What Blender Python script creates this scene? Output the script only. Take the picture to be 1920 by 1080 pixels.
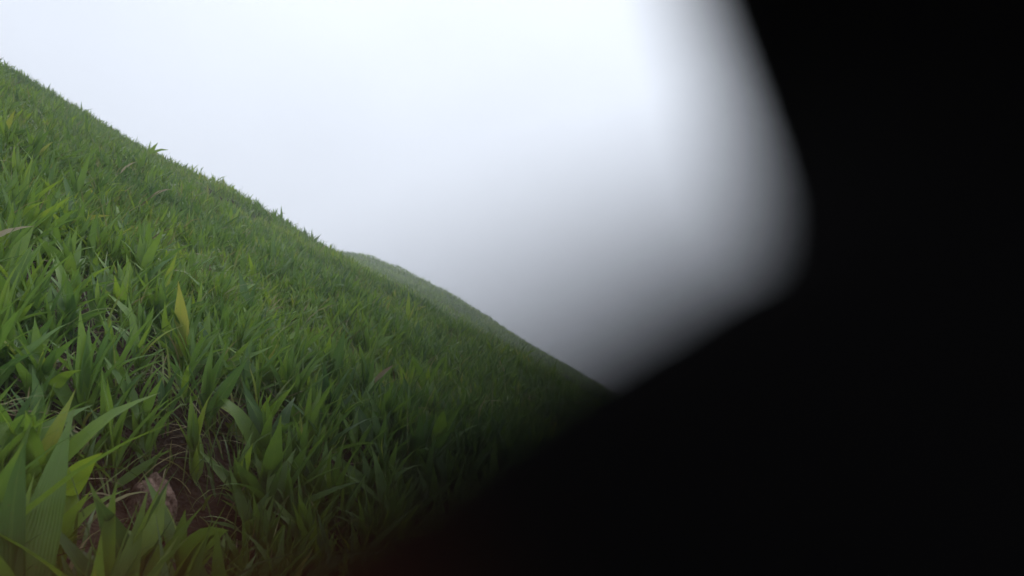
import bpy, bmesh, math, random
import numpy as np
from mathutils import Matrix, Vector

R = math.radians
scene = bpy.context.scene
for o in list(bpy.data.objects):
    bpy.data.objects.remove(o)
col = scene.collection
rng = np.random.default_rng(11)
random.seed(11)

# ------------------------------------------------------------------ camera
CAM_H = 0.72
PITCH = R(-1.15)
cam_data = bpy.data.cameras.new('camera')
cam_data.sensor_width = 36.0
cam_data.lens = 26.0
cam_data.clip_start = 0.0008
cam_data.clip_end = 2000
cam_data.dof.use_dof = True
cam_data.dof.focus_distance = 2.3
cam_data.dof.aperture_fstop = 7.6          # a 3.4 mm wide lens opening, as a phone has
cam = bpy.data.objects.new('camera', cam_data)
col.objects.link(cam)
cam.location = (0, 0, CAM_H)
cam.rotation_euler = (R(90) + PITCH, 0, 0)
scene.camera = cam

# ------------------------------------------------------------------ sky and sun
SUN_EL, SUN_AZ = R(52), R(12)               # azimuth from +Y (view direction) towards +X
sun_dir = Vector((math.sin(SUN_AZ) * math.cos(SUN_EL), math.cos(SUN_AZ) * math.cos(SUN_EL), math.sin(SUN_EL)))
world = bpy.data.worlds.new('World')
scene.world = world
world.use_nodes = True
nt = world.node_tree
nt.nodes.clear()
N, L = nt.nodes, nt.links
out = N.new('ShaderNodeOutputWorld')
bg = N.new('ShaderNodeBackground')
bg.inputs['Strength'].default_value = 0.1
sky = N.new('ShaderNodeTexSky')
sky.sky_type = 'NISHITA'
sky.sun_disc = False
sky.sun_elevation = SUN_EL
sky.sun_rotation = SUN_AZ
sky.dust_density = 5.0
tc = N.new('ShaderNodeTexCoord')
dot = N.new('ShaderNodeVectorMath'); dot.operation = 'DOT_PRODUCT'
dot.inputs[1].default_value = sun_dir
L.new(tc.outputs['Generated'], dot.inputs[0])
ramp = N.new('ShaderNodeMapRange')          # cloud is brighter round the veiled sun
ramp.interpolation_type = 'SMOOTHSTEP'
ramp.inputs['From Min'].default_value = 0.20
ramp.inputs['From Max'].default_value = 1.0
L.new(dot.outputs['Value'], ramp.inputs['Value'])
cloud = N.new('ShaderNodeMix'); cloud.data_type = 'RGBA'
cloud.inputs['A'].default_value = (7.3, 7.8, 9.1, 1)
cloud.inputs['B'].default_value = (10.2, 11.0, 12.2, 1)
L.new(ramp.outputs['Result'], cloud.inputs['Factor'])
mix = N.new('ShaderNodeMix'); mix.data_type = 'RGBA'
mix.inputs['Factor'].default_value = 0.93   # thick cloud almost hides the blue
L.new(sky.outputs['Color'], mix.inputs['A'])
L.new(cloud.outputs['Result'], mix.inputs['B'])
drift = N.new('ShaderNodeTexNoise')          # faint thicker and thinner places in the cloud
drift.inputs['Scale'].default_value = 2.2; drift.inputs['Detail'].default_value = 3
L.new(tc.outputs['Generated'], drift.inputs['Vector'])
dm = N.new('ShaderNodeMapRange'); dm.inputs['From Min'].default_value = 0.3; dm.inputs['From Max'].default_value = 0.7
dm.inputs['To Min'].default_value = 0.94; dm.inputs['To Max'].default_value = 1.06
L.new(drift.outputs['Fac'], dm.inputs['Value'])
vary = N.new('ShaderNodeVectorMath'); vary.operation = 'SCALE'
L.new(mix.outputs['Result'], vary.inputs[0]); L.new(dm.outputs['Result'], vary.inputs['Scale'])
L.new(vary.outputs['Vector'], bg.inputs['Color'])
L.new(bg.outputs['Background'], out.inputs['Surface'])

sun_data = bpy.data.lights.new('sun', 'SUN')
sun_data.energy = 1.3
sun_data.angle = R(25)
sun_data.color = (1.0, 0.97, 0.92)
sun = bpy.data.objects.new('sun', sun_data)
col.objects.link(sun)
sun.rotation_euler = (-sun_dir).to_track_quat('-Z', 'Y').to_euler()
sun.location = (0, 10, 30)

vs = scene.view_settings
vs.view_transform = 'Standard'
vs.look = 'None'
vs.gamma = 1.0
vs.exposure = 0.14
vs.use_curve_mapping = False
scene.cycles.use_denoising = True
try:
    scene.cycles.denoiser = 'OPENIMAGEDENOISE'
    scene.cycles.denoising_prefilter = 'ACCURATE'
except Exception:
    pass
scene.cycles.max_bounces = 6
scene.cycles.diffuse_bounces = 3
scene.cycles.glossy_bounces = 2
scene.cycles.transmission_bounces = 3
scene.cycles.volume_bounces = 1
scene.cycles.transparent_max_bounces = 4

# ------------------------------------------------------------------ helpers
def tag(o, label=None, cat=None, group=None, kind=None):
    if label: o['label'] = label
    if cat: o['category'] = cat
    if group: o['group'] = group
    if kind: o['kind'] = kind
    return o

def link(o, parent=None):
    col.objects.link(o)
    if parent: o.parent = parent
    return o

def mesh_np(name, verts, faces, mat, attrs=None, smooth=True):
    """verts (n,3), faces list of (k,4) or (k,3) arrays"""
    me = bpy.data.meshes.new(name)
    verts = np.asarray(verts, np.float32)
    me.vertices.add(len(verts))
    me.vertices.foreach_set('co', verts.ravel())
    faces = [np.asarray(f, np.int32) for f in faces if len(f)]
    nl = sum(f.size for f in faces)
    me.loops.add(nl)
    me.loops.foreach_set('vertex_index', np.concatenate([f.ravel() for f in faces]))
    starts, s = [], 0
    for f in faces:
        k = f.shape[1]
        starts.append(s + np.arange(len(f)) * k)
        s += f.size
    starts = np.concatenate(starts).astype(np.int32)
    me.polygons.add(len(starts))
    me.polygons.foreach_set('loop_start', starts)
    if smooth:
        me.polygons.foreach_set('use_smooth', np.ones(len(starts), bool))
    for k, v in (attrs or {}).items():
        a = me.attributes.new(k, 'FLOAT', 'POINT')
        a.data.foreach_set('value', np.asarray(v, np.float32))
    me.materials.append(mat)
    me.update(calc_edges=True)
    me.validate()
    return me

# value noise on a lattice, for the lie of the land and the bare patches
_lat = np.random.default_rng(5).random((256, 256))
def vnoise(x, y):
    x = np.asarray(x, float); y = np.asarray(y, float)
    xi = np.floor(x).astype(int); yi = np.floor(y).astype(int)
    fx = x - xi; fy = y - yi
    fx = fx * fx * (3 - 2 * fx); fy = fy * fy * (3 - 2 * fy)
    g = lambda a, b: _lat[a & 255, b & 255]
    return (g(xi, yi) * (1 - fx) + g(xi + 1, yi) * fx) * (1 - fy) + (g(xi, yi + 1) * (1 - fx) + g(xi + 1, yi + 1) * fx) * fy

def sstep(a, b, x):
    t = np.clip((x - a) / (b - a), 0, 1)
    return t * t * (3 - 2 * t)

# ------------------------------------------------------------------ lie of the land
# a steep flank falling from left to right; the near shoulder rounds off about 12 m ahead and a spur stands out beyond it
SPUR_X = np.array([-40, -20, -16, -12.5, -11.0, -9.6, -8.4, -6.5, -3.3, 1.3, 5.9, 11.0, 17.6, 27.5, 50])
SPUR_E = np.array([0.0, 0.0, 0.8, 3.7, 5.7, 6.8, 7.2, 7.35, 7.35, 6.95, 6.85, 6.2, 5.0, 2.0, 0.0])
def terrain(x, y, fine=True):
    x = np.asarray(x, float); y = np.asarray(y, float)
    yy = np.maximum(y, 0)
    z = -0.56 * x - 0.0050 * np.minimum(yy, 45) ** 2 - 0.45 * np.maximum(yy - 45, 0) - 0.02 * np.minimum(y, 0) ** 2
    e = np.interp(x, SPUR_X, SPUR_E)
    y0 = np.interp(x, [-9.5, -3.0], [17.0, 13.0])
    t = np.clip((y - y0) / (45 - y0), 0, 1)
    z = z + e * (t ** np.interp(x, [-9.5, -3.0], [2.0, 1.75])) - 0.035 * np.maximum(y - 45, 0) ** 1.6
    z = z - 0.05 * np.maximum(np.abs(x) - 25, 0) ** 1.5 * (x < 0)          # the hill rounds off far up the slope
    z = z - 0.02 * np.maximum(-x - 5, 0) ** 1.6 * sstep(4, 9, y)
    far = sstep(2, 9, np.hypot(x, y))
    z = z + (vnoise(x * 0.55 + 9, y * 0.55 + 3) - 0.5) * 0.30 * far * (1 - 0.65 * sstep(20, 35, y))
    z = z + (vnoise(x * 1.7 + 40, y * 1.7 + 7) - 0.5) * 0.10
    if fine:
        z = z + (vnoise(x * 7 + 3, y * 7 + 21) - 0.5) * 0.045 + (vnoise(x * 19, y * 19 + 5) - 0.5) * 0.018
        # the bare, worn pocket beside the path of the camera
        z = z - 0.045 * np.exp(-((x + 0.60) ** 2 + ((y - 1.38) * 0.8) ** 2) / 0.030)
    return z

def project(p):
    """photograph pixel (1920 wide) of world points, to decide which plants show largest"""
    dz = p[:, 2] - CAM_H
    f = p[:, 1] * math.cos(PITCH) + dz * math.sin(PITCH)
    u = dz * math.cos(PITCH) - p[:, 1] * math.sin(PITCH)
    f = np.where(np.abs(f) < 1e-4, 1e-4, f)
    return 960 + 1387 * p[:, 0] / f, 540 - 1387 * u / f, f

# ------------------------------------------------------------------ materials
def new_mat(name):
    m = bpy.data.materials.new(name)
    m.use_nodes = True
    m.node_tree.nodes.clear()
    return m, m.node_tree.nodes, m.node_tree.links

def ramp_node(nodes, stops):
    r = nodes.new('ShaderNodeValToRGB')
    els = r.color_ramp.elements
    while len(els) < len(stops): els.new(0.5)
    for e, (p, c) in zip(els, stops):
        e.position = p; e.color = (*c, 1)
    return r

def leaf_material(name, source, stops, trans=0.34, rough=0.42, veins=True):
    m, n, l = new_mat(name)
    o = n.new('ShaderNodeOutputMaterial')
    if source == 'object':
        oi = n.new('ShaderNodeObjectInfo')
        sp = n.new('ShaderNodeSeparateColor')
        l.new(oi.outputs['Color'], sp.inputs['Color'])
        tint = sp.outputs['Red']
    else:
        at = n.new('ShaderNodeAttribute'); at.attribute_name = 'tint'
        tint = at.outputs['Fac']
    geo = n.new('ShaderNodeNewGeometry')
    nz = n.new('ShaderNodeTexNoise'); nz.inputs['Scale'].default_value = 38.0; nz.inputs['Detail'].default_value = 3
    l.new(geo.outputs['Position'], nz.inputs['Vector'])
    add = n.new('ShaderNodeMath'); add.operation = 'MULTIPLY_ADD'
    add.inputs[1].default_value = 0.30
    l.new(nz.outputs['Fac'], add.inputs[0])
    sub = n.new('ShaderNodeMath'); sub.operation = 'SUBTRACT'; sub.inputs[1].default_value = 0.15
    l.new(tint, sub.inputs[0]); l.new(sub.outputs[0], add.inputs[2])
    cr = ramp_node(n, stops)
    l.new(add.outputs[0], cr.inputs['Fac'])
    colour = cr.outputs['Color']
    al = n.new('ShaderNodeAttribute'); al.attribute_name = 'along'
    # leaf tips dry out to yellow-brown
    tip = n.new('ShaderNodeMapRange'); tip.inputs['From Min'].default_value = 0.86; tip.inputs['From Max'].default_value = 1.05
    tip.inputs['To Max'].default_value = 0.4
    l.new(al.outputs['Fac'], tip.inputs['Value'])
    mt = n.new('ShaderNodeMix'); mt.data_type = 'RGBA'
    l.new(tip.outputs['Result'], mt.inputs['Factor']); l.new(colour, mt.inputs['A'])
    mt.inputs['B'].default_value = (0.17, 0.16, 0.05, 1)
    colour = mt.outputs['Result']
    fl = n.new('ShaderNodeTexNoise'); fl.inputs['Scale'].default_value = 210.0; fl.inputs['Detail'].default_value = 2
    l.new(geo.outputs['Position'], fl.inputs['Vector'])
    fr = n.new('ShaderNodeMapRange'); fr.inputs['From Min'].default_value = 0.68; fr.inputs['From Max'].default_value = 0.76; fr.inputs['To Max'].default_value = 0.6
    l.new(fl.outputs['Fac'], fr.inputs['Value'])
    mf = n.new('ShaderNodeMix'); mf.data_type = 'RGBA'
    l.new(fr.outputs['Result'], mf.inputs['Factor']); l.new(colour, mf.inputs['A'])
    mf.inputs['B'].default_value = (0.15, 0.11, 0.045, 1)
    colour = mf.outputs['Result']
    bump = None
    if veins:
        ac = n.new('ShaderNodeAttribute'); ac.attribute_name = 'across'
        # paler midrib and fine parallel veins
        ab = n.new('ShaderNodeMath'); ab.operation = 'ABSOLUTE'; l.new(ac.outputs['Fac'], ab.inputs[0])
        rib = n.new('ShaderNodeMapRange'); rib.inputs['From Min'].default_value = 0.0; rib.inputs['From Max'].default_value = 0.13
        rib.inputs['To Min'].default_value = 0.35; rib.inputs['To Max'].default_value = 0.0
        l.new(ab.outputs[0], rib.inputs['Value'])
        mr = n.new('ShaderNodeMix'); mr.data_type = 'RGBA'
        l.new(rib.outputs['Result'], mr.inputs['Factor']); l.new(colour, mr.inputs['A'])
        mr.inputs['B'].default_value = (0.16, 0.24, 0.07, 1)
        colour = mr.outputs['Result']
        sn = n.new('ShaderNodeMath'); sn.operation = 'MULTIPLY'; sn.inputs[1].default_value = 34.0
        l.new(ac.outputs['Fac'], sn.inputs[0])
        si = n.new('ShaderNodeMath'); si.operation = 'SINE'; l.new(sn.outputs[0], si.inputs[0])
        bump = n.new('ShaderNodeBump'); bump.inputs['Strength'].default_value = 0.25; bump.inputs['Distance'].default_value = 0.0012
        l.new(si.outputs[0], bump.inputs['Height'])
    b = n.new('ShaderNodeBsdfPrincipled')
    b.inputs['Roughness'].default_value = rough
    b.inputs['Specular IOR Level'].default_value = 0.38
    l.new(colour, b.inputs['Base Color'])
    t = n.new('ShaderNodeBsdfTranslucent')
    hs = n.new('ShaderNodeHueSaturation'); hs.inputs['Hue'].default_value = 0.485; hs.inputs['Saturation'].default_value = 1.1; hs.inputs['Value'].default_value = 1.5
    l.new(colour, hs.inputs['Color']); l.new(hs.outputs['Color'], t.inputs['Color'])
    if bump:
        l.new(bump.outputs['Normal'], b.inputs['Normal'])
    mx = n.new('ShaderNodeMixShader'); mx.inputs['Fac'].default_value = trans
    l.new(b.outputs[0], mx.inputs[1]); l.new(t.outputs[0], mx.inputs[2])
    l.new(mx.outputs[0], o.inputs['Surface'])
    return m

GREENS = [(0.0, (0.046, 0.104, 0.034)), (0.3, (0.082, 0.162, 0.040)), (0.55, (0.126, 0.224, 0.044)), (0.8, (0.190, 0.296, 0.046)), (1.0, (0.28, 0.29, 0.07))]
STRAWS = [(0.0, (0.06, 0.04, 0.022)), (0.5, (0.16, 0.115, 0.06)), (1.0, (0.36, 0.31, 0.20))]
M_LEAF_O = leaf_material('broad_leaf_single', 'object', GREENS)
M_LEAF_S = leaf_material('broad_leaf_mass', 'mesh', GREENS)
M_BLADE = leaf_material('thin_blade', 'mesh', [(0.0, (0.045, 0.095, 0.02)), (0.6, (0.11, 0.18, 0.04)), (0.85, (0.19, 0.22, 0.075)), (1.0, (0.27, 0.22, 0.11))], 0.25, 0.45, False)
M_STRAW = leaf_material('dead_straw', 'mesh', STRAWS, 0.15, 0.75, False)
M_DRY_O = leaf_material('dry_leaf_single', 'object', STRAWS, 0.25, 0.7, True)

def soil_material(name, dark, light, scale=1.0, bump_d=0.01):
    m, n, l = new_mat(name)
    o = n.new('ShaderNodeOutputMaterial')
    geo = n.new('ShaderNodeNewGeometry')
    n1 = n.new('ShaderNodeTexNoise'); n1.inputs['Scale'].default_value = 9 * scale; n1.inputs['Detail'].default_value = 8; n1.inputs['Roughness'].default_value = 0.65
    n2 = n.new('ShaderNodeTexNoise'); n2.inputs['Scale'].default_value = 130 * scale; n2.inputs['Detail'].default_value = 5
    vo = n.new('ShaderNodeTexVoronoi'); vo.inputs['Scale'].default_value = 85 * scale
    for k in (n1, n2, vo): l.new(geo.outputs['Position'], k.inputs['Vector'])
    cr = ramp_node(n, [(0.3, dark), (0.7, light)])
    l.new(n1.outputs['Fac'], cr.inputs['Fac'])
    mm = n.new('ShaderNodeMix'); mm.data_type = 'RGBA'; mm.blend_type = 'MULTIPLY'; mm.inputs['Factor'].default_value = 0.7
    c2 = ramp_node(n, [(0.3, (0.45, 0.42, 0.4)), (0.72, (1.25, 1.2, 1.15))])
    l.new(n2.outputs['Fac'], c2.inputs['Fac'])
    l.new(cr.outputs['Color'], mm.inputs['A']); l.new(c2.outputs['Color'], mm.inputs['B'])
    ad = n.new('ShaderNodeMath'); ad.operation = 'ADD'
    l.new(n2.outputs['Fac'], ad.inputs[0]); l.new(vo.outputs['Distance'], ad.inputs[1])
    bp = n.new('ShaderNodeBump'); bp.inputs['Strength'].default_value = 0.9; bp.inputs['Distance'].default_value = bump_d
    l.new(ad.outputs[0], bp.inputs['Height'])
    b = n.new('ShaderNodeBsdfPrincipled'); b.inputs['Roughness'].default_value = 0.9; b.inputs['Specular IOR Level'].default_value = 0.2
    l.new(mm.outputs['Result'], b.inputs['Base Color']); l.new(bp.outputs['Normal'], b.inputs['Normal'])
    l.new(b.outputs[0], o.inputs['Surface'])
    return m

M_SOIL = soil_material('damp_soil', (0.020, 0.014, 0.010), (0.062, 0.040, 0.028))
M_CLOD = soil_material('red_earth', (0.10, 0.068, 0.054), (0.25, 0.175, 0.14), 1.4, 0.006)

# ------------------------------------------------------------------ ground
def axis(lo, hi, fine_lo, fine_hi, d_fine, grow):
    a = list(np.arange(fine_lo, fine_hi, d_fine))
    d = d_fine
    while a[-1] < hi: d *= grow; a.append(a[-1] + d)
    d = d_fine
    while a[0] > lo: d *= grow; a.insert(0, a[0] - d)
    return np.array(a)
gx = axis(-95, 95, -2.2, 1.2, 0.03, 1.035)
gy = axis(-30, 150, 0.2, 3.4, 0.03, 1.03)
GX, GY = np.meshgrid(gx, gy)
GZ = terrain(GX, GY)
nx, ny = len(gx), len(gy)
idx = np.arange(nx * ny).reshape(ny, nx)
quads = np.stack([idx[:-1, :-1], idx[:-1, 1:], idx[1:, 1:], idx[1:, :-1]], -1).reshape(-1, 4)
ground_me = mesh_np('ground', np.stack([GX, GY, GZ], -1).reshape(-1, 3), [quads], M_SOIL)
ground = link(bpy.data.objects.new('ground', ground_me))
tag(ground, 'damp reddish-brown soil of the steep hillside under the leaves', kind='structure')

# ------------------------------------------------------------------ leaves
def leaf_batch(base, az, el, bend, length, width, twist, tint, nseg, fold=0.25, halves=2, shape='broad'):
    """many leaves at once; returns verts, quads, attribute arrays"""
    n = len(az)
    t = np.linspace(0, 1, nseg + 1)
    ang = el[:, None] - bend[:, None] * t[None, :] ** 1.3
    dl = length[:, None] / nseg
    ca, sa = np.cos(ang), np.sin(ang)
    h = np.concatenate([np.zeros((n, 1)), np.cumsum((ca[:, :-1] + ca[:, 1:]) * 0.5 * dl, 1)], 1)
    v = np.concatenate([np.zeros((n, 1)), np.cumsum((sa[:, :-1] + sa[:, 1:]) * 0.5 * dl, 1)], 1)
    dx, dy = np.cos(az), np.sin(az)
    sp = np.stack([base[:, 0:1] + h * dx[:, None], base[:, 1:2] + h * dy[:, None], base[:, 2:3] + v], -1)
    if shape == 'broad':
        prof = (0.14 + 0.86 * np.sin(np.pi * np.clip(t, 0, 1) ** 0.66) ** 0.9) * (1 - t ** 4)
    else:
        prof = (1 - t ** 2.2) * (0.6 + 0.4 * np.sin(np.pi * t))
    prof[-1] = 0.02
    w = width[:, None] * 0.5 * prof[None, :]
    side = np.stack([-dy, dx, np.zeros(n)], -1)[:, None, :]
    nrm = np.stack([-sa * dx[:, None], -sa * dy[:, None], ca], -1)
    tw = twist[:, None] * (0.3 + t[None, :])
    s2 = side * np.cos(tw)[..., None] + nrm * np.sin(tw)[..., None]
    n2 = -side * np.sin(tw)[..., None] + nrm * np.cos(tw)[..., None]
    if halves == 2:
        lift = (w * fold)[..., None] * n2
        wave = 0
        P = np.stack([sp - s2 * w[..., None] + lift, sp, sp + s2 * w[..., None] + lift], 2)
        k = 3
        ac = np.array([-1.0, 0.0, 1.0])
    else:
        P = np.stack([sp - s2 * w[..., None], sp + s2 * w[..., None]], 2)
        k = 2
        ac = np.array([-1.0, 1.0])
    V = P.reshape(-1, 3)
    m = (nseg + 1) * k
    q = []
    for s in range(nseg):
        for c in range(k - 1):
            a = s * k + c
            q.append((a, a + 1, a + k + 1, a + k))
    q = np.array(q)
    Q = (np.arange(n)[:, None, None] * m + q[None]).reshape(-1, 4)
    at = {'tint': np.repeat(tint, m),
          'along': np.tile(np.repeat(t, k), n),
          'across': np.tile(np.tile(ac, nseg + 1), n)}
    return V, Q, at

def join_batches(bs):
    V, Q, A, off = [], [], {'tint': [], 'along': [], 'across': []}, 0
    for v, q, a in bs:
        V.append(v); Q.append(q + off); off += len(v)
        for k in A: A[k].append(a[k])
    return np.concatenate(V), np.concatenate(Q), {k: np.concatenate(x) for k, x in A.items()}

def shoots(pos, size, tint, nl, lean=0.9, broad=None):
    """leaf parameters of many shoots at once: rows of owner, height up the stem, azimuth, elevation, bend, length, width, twist, tint"""
    n = len(size)
    own = np.repeat(np.arange(n), nl)
    first = np.concatenate([[0], np.cumsum(nl)[:-1]])
    i = np.arange(len(own)) - np.repeat(first, nl)
    f = i / np.maximum(np.repeat(nl, nl) - 1, 1)            # 0 lowest, 1 topmost
    m = len(own)
    kind = rng.random(n)                                     # how broad the leaves of this plant are
    if broad is not None: kind = np.full(n, broad)
    a = np.repeat(rng.uniform(0, math.tau, n), nl) + (i % 2) * math.pi + rng.normal(0, 0.7, m)
    swing = rng.random(m) < 0.25
    a = np.where(swing, np.asarray(lean) + rng.normal(0, 0.8, m), a)
    tilt = np.repeat(rng.normal(0, 0.12, n), nl)
    el = np.radians(52 + 30 * f) + rng.normal(0, 0.17, m) + tilt
    bend = np.abs(rng.normal(0.45, 0.38, m)) * (1.15 - 0.5 * f)
    ln = size[own] * rng.uniform(0.55, 1.15, m) * (0.75 + 0.4 * np.sin(np.pi * np.minimum(f + 0.15, 1)))
    wd = ln * (0.095 + 0.105 * kind[own]) * rng.uniform(0.85, 1.15, m)
    zb = size[own] * (0.03 + 0.45 * f * rng.uniform(0.8, 1.1, m))
    tn = np.clip(tint[own] + rng.normal(0, 0.11, m) + np.where(rng.random(m) < 0.012, 0.40, 0) + 0.10 * (f - 0.5), 0, 1)
    return own, zb, a, el, bend, ln, wd, rng.normal(0, 0.45, m), tn

# bare patches: worn soil pockets among the near plants
def hollow(x, y):
    # the worn pocket round the lump of earth, open towards the camera
    return 1.6 * np.exp(-((x + 0.60) ** 2 + ((y - 1.27) * 0.6) ** 2) / 0.0065) + 1.6 * np.exp(-((x + 0.555) ** 2 + ((y - 1.12) * 0.5) ** 2) / 0.0050)

def cover(x, y):
    c = 0.92 + 0.6 * (vnoise(x * 1.6 + 70, y * 1.6 + 12) - 0.40)
    near = 1 - sstep(1.6, 3.2, y)
    patch = vnoise(x * 4.2 + 15, y * 4.2 + 33)
    c = c - (0.25 + 0.75 * near) * sstep(0.68, 0.85, patch) * 0.45
    c = c - hollow(x, y)
    c = c - 1.0 * np.exp(-((x + 0.76) ** 2 + (y - 1.50) ** 2) / 0.007)
    c = c - 0.9 * np.exp(-((x + 1.32) ** 2 + (y - 1.75) ** 2) / 0.012)
    return np.clip(c, 0, 1)

def scatter(n, x0, x1, y0, y1):
    return rng.uniform(x0, x1, n), rng.uniform(y0, y1, n)

plants = []        # x, y, size, tint
def try_ring(n, ymin, ymax, size_mean, margin=0.35):
    y = rng.uniform(ymin, ymax, n)
    half = 0.75 * y + margin + 0.6
    x = rng.uniform(-1, 1, n) * half
    keep = rng.random(n) < cover(x, y)
    x, y = x[keep], y[keep]
    s = size_mean * np.exp(rng.normal(0, 0.24, len(x))) * (0.8 + 0.45 * vnoise(x * 1.3 + 51, y * 1.3 + 29))
    patchy = vnoise(x * 0.9 + 3, y * 0.9 + 77)
    tn = np.clip(0.22 + 0.55 * patchy + rng.normal(0, 0.11, len(x)), 0.02, 0.78)
    for i in range(len(x)): plants.append((x[i], y[i], s[i], tn[i]))

try_ring(700, -0.6, 0.75, 0.115)
try_ring(3000, 0.75, 2.0, 0.108)
try_ring(11000, 2.0, 4.0, 0.094)
try_ring(21000, 4.0, 8.0, 0.096)
try_ring(36000, 8.0, 15.5, 0.097)
P = np.array(plants)
# nothing stands inside the camera's own space
d0 = np.hypot(P[:, 0], P[:, 1])
P = P[d0 > 0.55]
pz = terrain(P[:, 0], P[:, 1])
pts = np.column_stack([P[:, 0], P[:, 1], pz])
px, py, pf = project(pts + np.array([0, 0, 0.08]))
visible = (pf > 0.3) & (px > -60) & (px < 1180) & (py < 1180) & (py < 1085 - (px - 480) * 0.56) & (py > 100)
score = np.where(visible, P[:, 2] / np.maximum(pf, 0.2), -1)

# plants the photograph lets one point at: x, y, size, tint, lean, leaves, label
LANDMARKS = [
    (-0.650, 1.000, 0.185, 0.56, 1.0, 17, 'large clump of upright pointed green leaves at the lower left'),
    (-0.735, 1.075, 0.150, 0.40, 1.0, 14, 'dark green leafy clump directly behind the large one at the lower left'),
    (-0.690, 0.960, 0.150, 0.64, 0.9, 14, 'bright leafy clump cut by the left edge, lowest at that edge'),
    (-0.575, 0.915, 0.125, 0.66, 0.5, 12, 'bright green plant cut off by the bottom edge, nearest the left corner'),
    (-0.455, 1.000, 0.165, 0.60, 0.30, 7, 'olive-green plant with leaves leaning right beside the reddish lump'),
    (-0.620, 1.440, 0.14, 0.62, 1.9, 9, 'bright yellow-green plant standing above the dark hollow by the reddish lump'),
    (-0.940, 1.430, 0.125, 0.36, 1.4, 10, 'dark green plant with a broad pointed leaf, above the large lower left clump'),
    (-0.870, 1.740, 0.135, 0.46, 0.6, 9, 'plant with a long broad leaf leaning right, beyond the bare straw patch'),
    (-1.170, 1.960, 0.145, 0.56, 1.5, 12, 'tall bright green shoot standing near the left edge at mid height'),
    (-0.570, 1.650, 0.14, 0.68, 1.6, 12, 'yellow-green clump just beyond the hollow, brightest of its neighbours'),
    (-0.640, 2.850, 0.15, 0.64, 1.55, 8, 'pale green upright plant rising in the middle of the slope'),
    (-0.340, 1.920, 0.16, 0.34, 1.3, 10, 'dark green plant fading into the black blur, low in the middle'),
    (-0.780, 1.220, 0.13, 0.30, 2.2, 8, 'small dark green plant leaning over the straw at the bare patch'),
]
# clear room for them
for lm in LANDMARKS:
    near = np.hypot(P[:, 0] - lm[0], P[:, 1] - lm[1]) < 0.085
    score[near] = -2
keep = score > -2
P, pts, score, pf = P[keep], pts[keep], score[keep], pf[keep]
order = np.argsort(-score)
n_single = min(int((score > 0).sum()), 300 - len(LANDMARKS))
single = order[:n_single]
mass = order[n_single:]

# twelve leaf shapes, one unit long and one unit wide, shared by every single plant
leaf_bends = np.linspace(0.1, 1.7, 12)
LEAVES = []
for k, b in enumerate(leaf_bends):
    one = np.ones(1)
    v, q, a = leaf_batch(np.zeros((1, 3)), 0 * one, 0 * one, b * one, one, one * 0.16, one * ((k * 0.37) % 0.7 - 0.35), one * 0.5, 7, 0.30, 2)
    v = v + np.array([0, 0, 0])
    ripple = 0.006 * np.sin(a['along'] * 13 + k) * np.abs(a['across'])
    v[:, 2] += ripple
    del a['tint']
    LEAVES.append(mesh_np('leaf', v, [q], M_LEAF_O, a))
# one stem mesh
def stem_mesh():
    bm = bmesh.new()
    rings = []
    for i in range(5):
        f = i / 4
        r = 0.016 * (1 - 0.45 * f)
        c = Vector((0.03 * math.sin(f * 2.2), 0.02 * f, f * 0.52 - 0.06))
        rings.append([bm.verts.new(c + Vector((r * math.cos(a), r * math.sin(a), 0))) for a in [k * math.tau / 6 for k in range(6)]])
    for i in range(4):
        for k in range(6):
            bm.faces.new((rings[i][k], rings[i][(k + 1) % 6], rings[i + 1][(k + 1) % 6], rings[i + 1][k]))
    bm.faces.new(rings[4])
    for f in bm.faces: f.smooth = True
    me = bpy.data.meshes.new('stem'); bm.to_mesh(me); bm.free()
    me.materials.append(M_LEAF_O)
    return me
STEM = stem_mesh()

def build_plant(x, y, size, tint, lean, nl, label, group, broad=None):
    z = float(terrain(x, y))
    root = bpy.data.objects.new('leafy_plant', None)
    root.empty_display_size = 0.02
    root.location = (x, y, z)
    link(root)
    tag(root, label, 'plant', group)
    st = link(bpy.data.objects.new('stem', STEM), root)
    st.scale = (size, size, size)
    st.color = (tint * 0.8 + 0.1, 0, 0, 1)
    for (_, zb, a, el, bend, ln, wd, tw, tn) in zip(*shoots(None, np.array([size]), np.array([tint]), np.array([nl]), lean, broad)):
        k = int(np.argmin(np.abs(leaf_bends - bend)))
        o = link(bpy.data.objects.new('leaf', LEAVES[k]), root)
        o.color = (tn, 0, 0, 1)
        o.matrix_local = (Matrix.Translation((0, 0, zb)) @ Matrix.Rotation(a, 4, 'Z') @ Matrix.Rotation(-el, 4, 'Y')
                          @ Matrix.Rotation(tw, 4, 'X') @ Matrix.Diagonal((ln, wd / 0.16, ln, 1)))
    return root

GROUP = 'broad-leaved plants on the near slope'
for (x, y, s, tn, lean, nl, lab) in LANDMARKS:
    build_plant(x, y, s, tn, lean, nl, lab, GROUP, 1.15 if y < 1.1 else 0.85)
def shared_label(x, y, size, tn):
    u, v, _ = project(np.array([[x, y, float(terrain(x, y)) + 0.05]]))
    u, v = float(u[0]), float(v[0])
    tone = 'yellow-green' if tn > 0.60 else ('mid green' if tn > 0.40 else 'dark green')
    big = 'large ' if size > 0.15 else ('small ' if size < 0.115 else '')
    row = 'low in the picture' if v > 900 else ('level with the bare patch' if v > 730 else ('just above the bare patch' if v > 600 else 'higher up the slope'))
    column = 'close to the left edge' if u < 170 else ('in line with the reddish lump' if u < 420 else ('right of the reddish lump' if u < 640 else 'towards the black blur'))
    return f'{big}{tone} broad-leaved plant {row}, {column}'
for i in single:
    x, y, s, tn = P[i]
    build_plant(x, y, s, tn, 0.9, int(rng.integers(6, 10)), shared_label(x, y, s, tn), GROUP)

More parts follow.
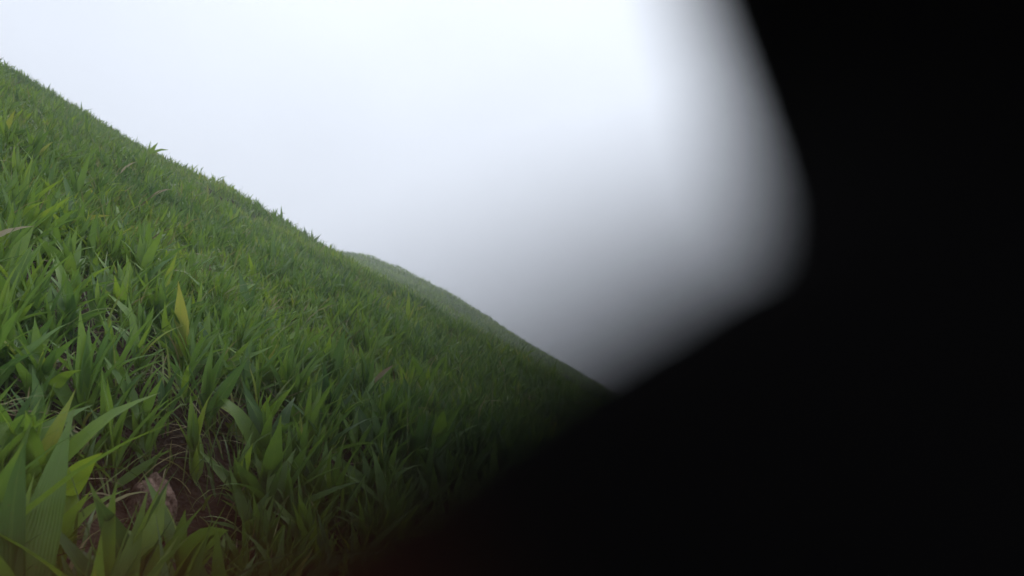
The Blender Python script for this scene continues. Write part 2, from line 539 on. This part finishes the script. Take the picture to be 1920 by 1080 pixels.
# all the other plants: the leaf cover of the hillside
batches = []
my = P[mass, 1]
for lo, hi, nmin, nmax, ns, hv in ((-9, 4.5, 6, 10, 5, 2), (4.5, 8, 6, 9, 4, 1), (8, 99, 5, 8, 3, 1)):
    pick = mass[(my >= lo) & (my < hi)]
    own, zb, a_, el, bend, ln, wd, tw, tt = shoots(None, P[pick, 2], P[pick, 3], rng.integers(nmin, nmax, len(pick)))
    base = pts[pick][own]
    base[:, 2] += zb
    batches.append(leaf_batch(base, a_, el, bend, ln, wd, tw, tt, ns, 0.3, hv))
# far flank and spur, beyond where single leaves can be told
def far_leaves(n, y0, y1, size):
    y = np.sqrt(rng.uniform(y0 ** 2, y1 ** 2, n))
    x = rng.uniform(-1, 1, n) * (0.78 * y + 1)
    keep = x < 0.45 * y + 3
    x, y = x[keep], y[keep]; n = len(x)
    b = np.column_stack([x, y, terrain(x, y) + rng.uniform(0, 0.06, n)])
    tn = np.clip(0.25 + 0.55 * vnoise(x * 0.9 + 3, y * 0.9 + 77) + rng.normal(0, 0.13, n), 0, 0.9)
    ln = size * np.exp(rng.normal(0, 0.25, n))
    return leaf_batch(b, rng.uniform(0, math.tau, n), rng.uniform(0.6, 1.45, n), np.abs(rng.normal(0.7, 0.3, n)), ln, ln * 0.2, rng.normal(0, 0.3, n), tn, 3, 0.3, 1)
batches.append(far_leaves(90000, 15, 36, 0.16))
batches.append(far_leaves(110000, 36, 56, 0.20))
# the slope beside and behind the camera
def side_leaves(n):
    x = rng.uniform(-9, 9, n); y = rng.uniform(-5, 7, n)
    keep = (np.hypot(x, y) > 0.7) & ((np.abs(x) > 0.75 * y + 0.9) | (y < -0.5))
    x, y = x[keep], y[keep]; n = len(x)
    b = np.column_stack([x, y, terrain(x, y) + rng.uniform(0, 0.07, n)])
    ln = 0.17 * np.exp(rng.normal(0, 0.22, n))
    return leaf_batch(b, rng.uniform(0, math.tau, n), rng.uniform(0.6, 1.4, n), np.abs(rng.normal(0.8, 0.3, n)), ln, ln * 0.16, rng.normal(0, 0.3, n), rng.uniform(0.2, 0.7, n), 4, 0.3, 1)
batches.append(side_leaves(22000))
V, Q, A = join_batches(batches)
cov = link(bpy.data.objects.new('ground_cover', mesh_np('ground_cover', V, [Q], M_LEAF_S, A)))
tag(cov, 'dense green leaf cover of the hillside running up to the ridge and spur', 'ground cover', kind='stuff')

# ------------------------------------------------------------------ thin grass between the plants
def blades(n, y0, y1, lmean, wmean, tlo, thi, lo_el, hi_el, nseg, bend, zoff=0.0, bare=False):
    y = rng.uniform(y0, y1, n)
    x = rng.uniform(-1, 1, n) * (0.75 * y + 0.7)
    keep = (np.hypot(x, y) > 0.62) & (rng.random(n) > hollow(x, y) * 0.9)
    if bare:
        keep &= rng.random(n) > cover(x, y) * 0.9
    else:
        keep &= rng.random(n) < 0.35 + 0.65 * vnoise(x * 3 + 8, y * 3 + 1)
    x, y = x[keep], y[keep]; n = len(x)
    b = np.column_stack([x, y, terrain(x, y) + zoff])
    ln = lmean * np.exp(np.clip(rng.normal(0, 0.35, n), -0.9, 0.55))
    return leaf_batch(b, rng.uniform(0, math.tau, n), rng.uniform(lo_el, hi_el, n), np.abs(rng.normal(bend, 0.5, n)), ln, wmean * np.exp(rng.normal(0, 0.3, n)),
                      rng.normal(0, 0.5, n), rng.uniform(tlo, thi, n), nseg, 0.2, 1, 'thin')
V, Q, A = join_batches([
    blades(9500, 0.6, 2.2, 0.13, 0.0042, 0.1, 1.0, 0.7, 1.5, 6, 1.1),
    blades(24000, 2.2, 5.0, 0.14, 0.0055, 0.1, 1.0, 0.8, 1.5, 5, 1.0),
    blades(40000, 5.0, 15.5, 0.15, 0.007, 0.1, 1.0, 0.9, 1.5, 4, 0.7)])
gr = link(bpy.data.objects.new('grass', mesh_np('grass', V, [Q], M_BLADE, A)))
tag(gr, 'thin arching grass blades growing up between the broad leaves', 'grass', kind='stuff')

V, Q, A = join_batches([
    blades(6000, 0.6, 2.4, 0.09, 0.0035, 0.0, 1.0, -0.1, 0.35, 5, 0.35, 0.012, True),
    blades(2200, 0.6, 2.6, 0.13, 0.004, 0.2, 1.0, 0.3, 1.2, 5, 1.3, 0.0, True),
    blades(6000, 2.4, 8.0, 0.14, 0.007, 0.1, 1.0, 0.2, 1.2, 4, 0.8, 0.02, True)])
sw = link(bpy.data.objects.new('straw', mesh_np('straw', V, [Q], M_STRAW, A)))
tag(sw, 'dead pale straw and stalks lying on the bare soil patches', 'straw', kind='stuff')

# dry leaves that stand out among the green
DRY_LEAF = mesh_np('dry_leaf', *(lambda b: (b[0], [b[1]]))(leaf_batch(np.zeros((1, 3)), np.zeros(1), np.zeros(1), np.full(1, 0.9), np.ones(1), np.full(1, 0.16), np.full(1, 0.6), np.zeros(1), 6, 0.5, 2)), M_DRY_O,
                   {k: v for k, v in leaf_batch(np.zeros((1, 3)), np.zeros(1), np.zeros(1), np.full(1, 0.9), np.ones(1), np.full(1, 0.16), np.full(1, 0.6), np.zeros(1), 6, 0.5, 2)[2].items() if k != 'tint'})
DRY = [(-2.33, 4.40, 0.07, 0.15, 1.0, 1.2, 'tan dry leaf standing up in the green high on the left'),
       (-2.05, 4.20, 0.07, 0.14, 0.8, 0.9, 'brown dry leaf a little below and right of the tan one'),
       (-0.50, 2.60, 0.06, 0.15, 0.7, 1.1, 'yellowish dry leaf in the middle of the slope, near the black blur'),
       (-0.90, 1.40, 0.02, 0.11, 0.9, 0.2, 'pale curled dry leaf lying on the bare straw patch'),
       (-1.22, 1.66, 0.03, 0.16, 0.95, 1.0, 'pale withered leaf hanging near the left edge')]
for (x, y, up, ln, tn, el, lab) in DRY:
    o = link(bpy.data.objects.new('dry_leaf', DRY_LEAF))
    o.location = (x, y, float(terrain(x, y)) + up)
    o.rotation_euler = (0.3, -el, rng.uniform(-0.6, 0.6))
    o.scale = (ln, ln, ln)
    o.color = (tn, 0, 0, 1)
    tag(o, lab, 'leaf', 'dry leaves among the green')

# ------------------------------------------------------------------ lump of red earth in the worn pocket
def clod_mesh(seed, sx, sy, sz):
    r = np.random.default_rng(seed)
    bm = bmesh.new()
    bmesh.ops.create_icosphere(bm, subdivisions=5, radius=1.0)
    offs = r.uniform(0, 50, 3)
    for v in bm.verts:
        c = v.co
        d = 1 + 0.34 * (vnoise(c.x * 1.4 + offs[0] + c.z, c.y * 1.4 + offs[1] - c.z * 0.7) - 0.5)
        d += 0.30 * (vnoise(c.x * 4 + offs[2] + c.z * 3, c.y * 4 + c.z * 2) - 0.5)
        d += 0.13 * (vnoise(c.x * 13 + c.z * 9, c.y * 13 + c.z * 7 + offs[0]) - 0.5)
        v.co = Vector((c.x * sx, c.y * sy, c.z * sz)) * float(d)
    for f in bm.faces: f.smooth = True
    me = bpy.data.meshes.new('earth_clod'); bm.to_mesh(me); bm.free()
    me.materials.append(M_CLOD)
    return me
clod = link(bpy.data.objects.new('earth_clod', clod_mesh(3, 0.031, 0.13, 0.055)))
clod.location = (-0.600, 1.22, float(terrain(-0.600, 1.22)) + 0.026)
clod.rotation_euler = (-0.10, 0.40, 0.55)
tag(clod, 'rough reddish-brown lump of earth in the hollow between leaves, low at the left', 'earth')
bit = link(bpy.data.objects.new('earth_clod', clod_mesh(8, 0.008, 0.009, 0.022)))
bit.location = (-0.755, 1.47, float(terrain(-0.755, 1.47)) + 0.02)
bit.rotation_euler = (0.2, -0.3, 0.4)
tag(bit, 'tiny pinkish crumb standing on the dark bare patch above the hollow', 'earth')

# ------------------------------------------------------------------ the hand in front of the lens
# all in millimetres round the lens: a = to the right, b = up, c = forward
cp, sp_ = math.cos(PITCH), math.sin(PITCH)
def lens_to_world(a, b, c):
    a, b, c = a / 1000, b / 1000, c / 1000
    return Vector((a, c * cp - b * sp_, CAM_H + c * sp_ + b * cp))

def tube(bm, pts, radii, flat=0.8, seg=20, depth_axis=Vector((0, 1, 0))):
    """closed tube with an oval section: radii across, flattened towards the lens axis"""
    pts = [Vector(p) for p in pts]
    # smooth resample
    P_, R_ = [], []
    for i in range(len(pts) - 1):
        p0 = pts[max(i - 1, 0)]; p1 = pts[i]; p2 = pts[i + 1]; p3 = pts[min(i + 2, len(pts) - 1)]
        for k in range(6):
            t = k / 6
            P_.append(0.5 * ((2 * p1) + (p2 - p0) * t + (2 * p0 - 5 * p1 + 4 * p2 - p3) * t * t + (3 * p1 - p0 - 3 * p2 + p3) * t ** 3))
            R_.append(radii[i] * (1 - t) + radii[i + 1] * t)
    P_.append(pts[-1]); R_.append(radii[-1])
    # rounded end cap
    d = (P_[-1] - P_[-2]).normalized(); r = R_[-1]; e = P_[-1].copy()
    for k in range(1, 6):
        th = k / 5 * math.pi / 2 * 0.97
        P_.append(e + d * r * 0.9 * math.sin(th)); R_.append(r * math.cos(th))
    rings = []
    for i, p in enumerate(P_):
        tan = (P_[min(i + 1, len(P_) - 1)] - P_[max(i - 1, 0)]).normalized()
        s = tan.cross(depth_axis)
        if s.length < 1e-3: s = tan.cross(Vector((1, 0, 0)))
        s.normalize()
        n_ = s.cross(tan).normalized()
        rings.append([bm.verts.new(p + s * R_[i] * math.cos(a) + n_ * R_[i] * flat * math.sin(a)) for a in [k * math.tau / seg for k in range(seg)]])
    for i in range(len(rings) - 1):
        for k in range(seg):
            bm.faces.new((rings[i][k], rings[i][(k + 1) % seg], rings[i + 1][(k + 1) % seg], rings[i + 1][k]))
    bm.faces.new(rings[0][::-1]); bm.faces.new(rings[-1])

W = lens_to_world
HAND = {
    'thumb':  ([W(44, -30, 24), W(27, -14, 18), W(17, -9.0, 14.5), W(8.8, -7.4, 12.5), W(4.1, -8.9, 8.0), W(-1.7, -12.45, 5.8), W(-8.0, -18.4, 5.4)], [15, 12.5, 10.6, 10.2, 10, 9.8, 8.5], 0.46),
    'index':  ([W(44, -26, 24), W(27, -11, 18), W(17.8, -3, 14.5), W(15.1, 1.5, 14.2), W(14.0, 5, 15.5), W(11.8, 17, 20), W(9.0, 36, 24)], [14, 11.5, 10.2, 9.7, 9.5, 9.2, 8.0], 0.8),
    'middle': ([W(52, -24, 26), W(36, 0, 27), W(31, 20, 29), W(30, 42, 30), W(29, 54, 26)], [12, 10.5, 9.5, 9.0, 7.8], 0.9),
    'ring':   ([W(60, -28, 26), W(52, -4, 29), W(49, 18, 32), W(47, 36, 30), W(46, 46, 24)], [11.5, 10, 9.2, 8.6, 7.4], 0.9),
    'little': ([W(70, -36, 25), W(68, -14, 28), W(66, 2, 30), W(64, 18, 28), W(63, 27, 23)], [10.5, 8.8, 8.0, 7.4, 6.4], 0.9),
    'web':    ([W(44, -28, 22), W(28, -13, 18), W(16, -7, 14.5)], [15, 13, 8.6], 0.7),
    'palm':   ([W(82, -92, 14), W(66, -66, 20), W(54, -44, 24), W(46, -26, 25)], [27, 36, 36, 26], 0.5),
}
bm = bmesh.new()
for nm, (pp, rr, fl) in HAND.items():
    tube(bm, pp, [r / 1000 for r in rr], fl)
hand_me = bpy.data.meshes.new('hand'); bm.to_mesh(hand_me); bm.free()
def hand_material():
    m, n, l = new_mat('skin_painted_shade_glow')
    o = n.new('ShaderNodeOutputMaterial')
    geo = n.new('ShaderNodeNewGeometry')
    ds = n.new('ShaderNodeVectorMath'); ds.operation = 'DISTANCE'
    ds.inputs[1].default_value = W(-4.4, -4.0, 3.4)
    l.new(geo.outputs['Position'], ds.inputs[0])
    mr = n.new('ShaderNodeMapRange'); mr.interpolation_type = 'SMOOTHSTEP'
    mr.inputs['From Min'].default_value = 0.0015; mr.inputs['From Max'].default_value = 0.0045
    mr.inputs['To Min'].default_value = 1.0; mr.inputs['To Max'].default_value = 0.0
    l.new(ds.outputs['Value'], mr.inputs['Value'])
    nz = n.new('ShaderNodeTexNoise'); nz.inputs['Scale'].default_value = 900
    l.new(geo.outputs['Position'], nz.inputs['Vector'])
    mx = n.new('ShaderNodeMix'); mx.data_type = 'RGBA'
    mx.inputs['A'].default_value = (0.0016, 0.0014, 0.0014, 1)  # shade on the hand painted in as a near-black base colour
    mx.inputs['B'].default_value = (0.090, 0.025, 0.010, 1)      # red glow of light through the thumb tip, put into the colour
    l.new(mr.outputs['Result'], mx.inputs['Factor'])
    bp = n.new('ShaderNodeBump'); bp.inputs['Strength'].default_value = 0.2; bp.inputs['Distance'].default_value = 0.0003
    l.new(nz.outputs['Fac'], bp.inputs['Height'])
    b = n.new('ShaderNodeBsdfPrincipled'); b.inputs['Roughness'].default_value = 1.0; b.inputs['Specular IOR Level'].default_value = 0.02
    l.new(mx.outputs['Result'], b.inputs['Base Color']); l.new(bp.outputs['Normal'], b.inputs['Normal'])
    l.new(b.outputs[0], o.inputs['Surface'])
    return m
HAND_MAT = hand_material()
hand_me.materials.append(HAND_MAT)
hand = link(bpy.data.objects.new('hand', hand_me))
rm = hand.modifiers.new('one_skin', 'REMESH'); rm.mode = 'VOXEL'; rm.voxel_size = 0.0009; rm.use_smooth_shade = True
sm = hand.modifiers.new('soften', 'SMOOTH'); sm.iterations = 14; sm.factor = 0.5
tag(hand, 'black out-of-focus hand close to the lens, covering the right side and lower right corner', 'hand')

bm = bmesh.new()
tube(bm, [W(84, -98, 12), W(98, -128, 0), W(122, -182, -34), W(150, -240, -80), W(170, -290, -130)], [0.033, 0.037, 0.043, 0.047, 0.049], 0.9, 28, Vector((1, 0, 0.2)))
sleeve_me = bpy.data.meshes.new('sleeve'); bm.to_mesh(sleeve_me); bm.free()
for p in sleeve_me.polygons: p.use_smooth = True
m, n, l = new_mat('dark_cloth')
o = n.new('ShaderNodeOutputMaterial')
b = n.new('ShaderNodeBsdfPrincipled'); b.inputs['Base Color'].default_value = (0.006, 0.006, 0.007, 1); b.inputs['Roughness'].default_value = 0.95
wv = n.new('ShaderNodeTexNoise'); wv.inputs['Scale'].default_value = 160
bp = n.new('ShaderNodeBump'); bp.inputs['Strength'].default_value = 0.4; bp.inputs['Distance'].default_value = 0.002
l.new(wv.outputs['Fac'], bp.inputs['Height']); l.new(bp.outputs['Normal'], b.inputs['Normal'])
l.new(b.outputs[0], o.inputs['Surface'])
sleeve_me.materials.append(m)
link(bpy.data.objects.new('sleeve', sleeve_me), hand)

# ------------------------------------------------------------------ the mist
bm = bmesh.new()
bmesh.ops.create_cube(bm, size=1.0)
zs = GZ
top = float(max(zs.max(), CAM_H)) + 1.5
bot = float(zs.min()) - 1.0
for v in bm.verts:
    v.co = Vector((v.co.x * 196, 60 + v.co.y * 186, (top + bot) / 2 + v.co.z * (top - bot)))
haze_me = bpy.data.meshes.new('haze'); bm.to_mesh(haze_me); bm.free()
m, n, l = new_mat('mist')
o = n.new('ShaderNodeOutputMaterial')
pv = n.new('ShaderNodeVolumePrincipled')
pv.inputs['Color'].default_value = (0.93, 0.95, 0.98, 1)
pv.inputs['Density'].default_value = 0.0066
pv.inputs['Anisotropy'].default_value = 0.2
l.new(pv.outputs['Volume'], o.inputs['Volume'])
haze_me.materials.append(m)
haze = link(bpy.data.objects.new('haze', haze_me))
tag(haze, 'pale mist over the whole hillside', 'mist', kind='stuff')
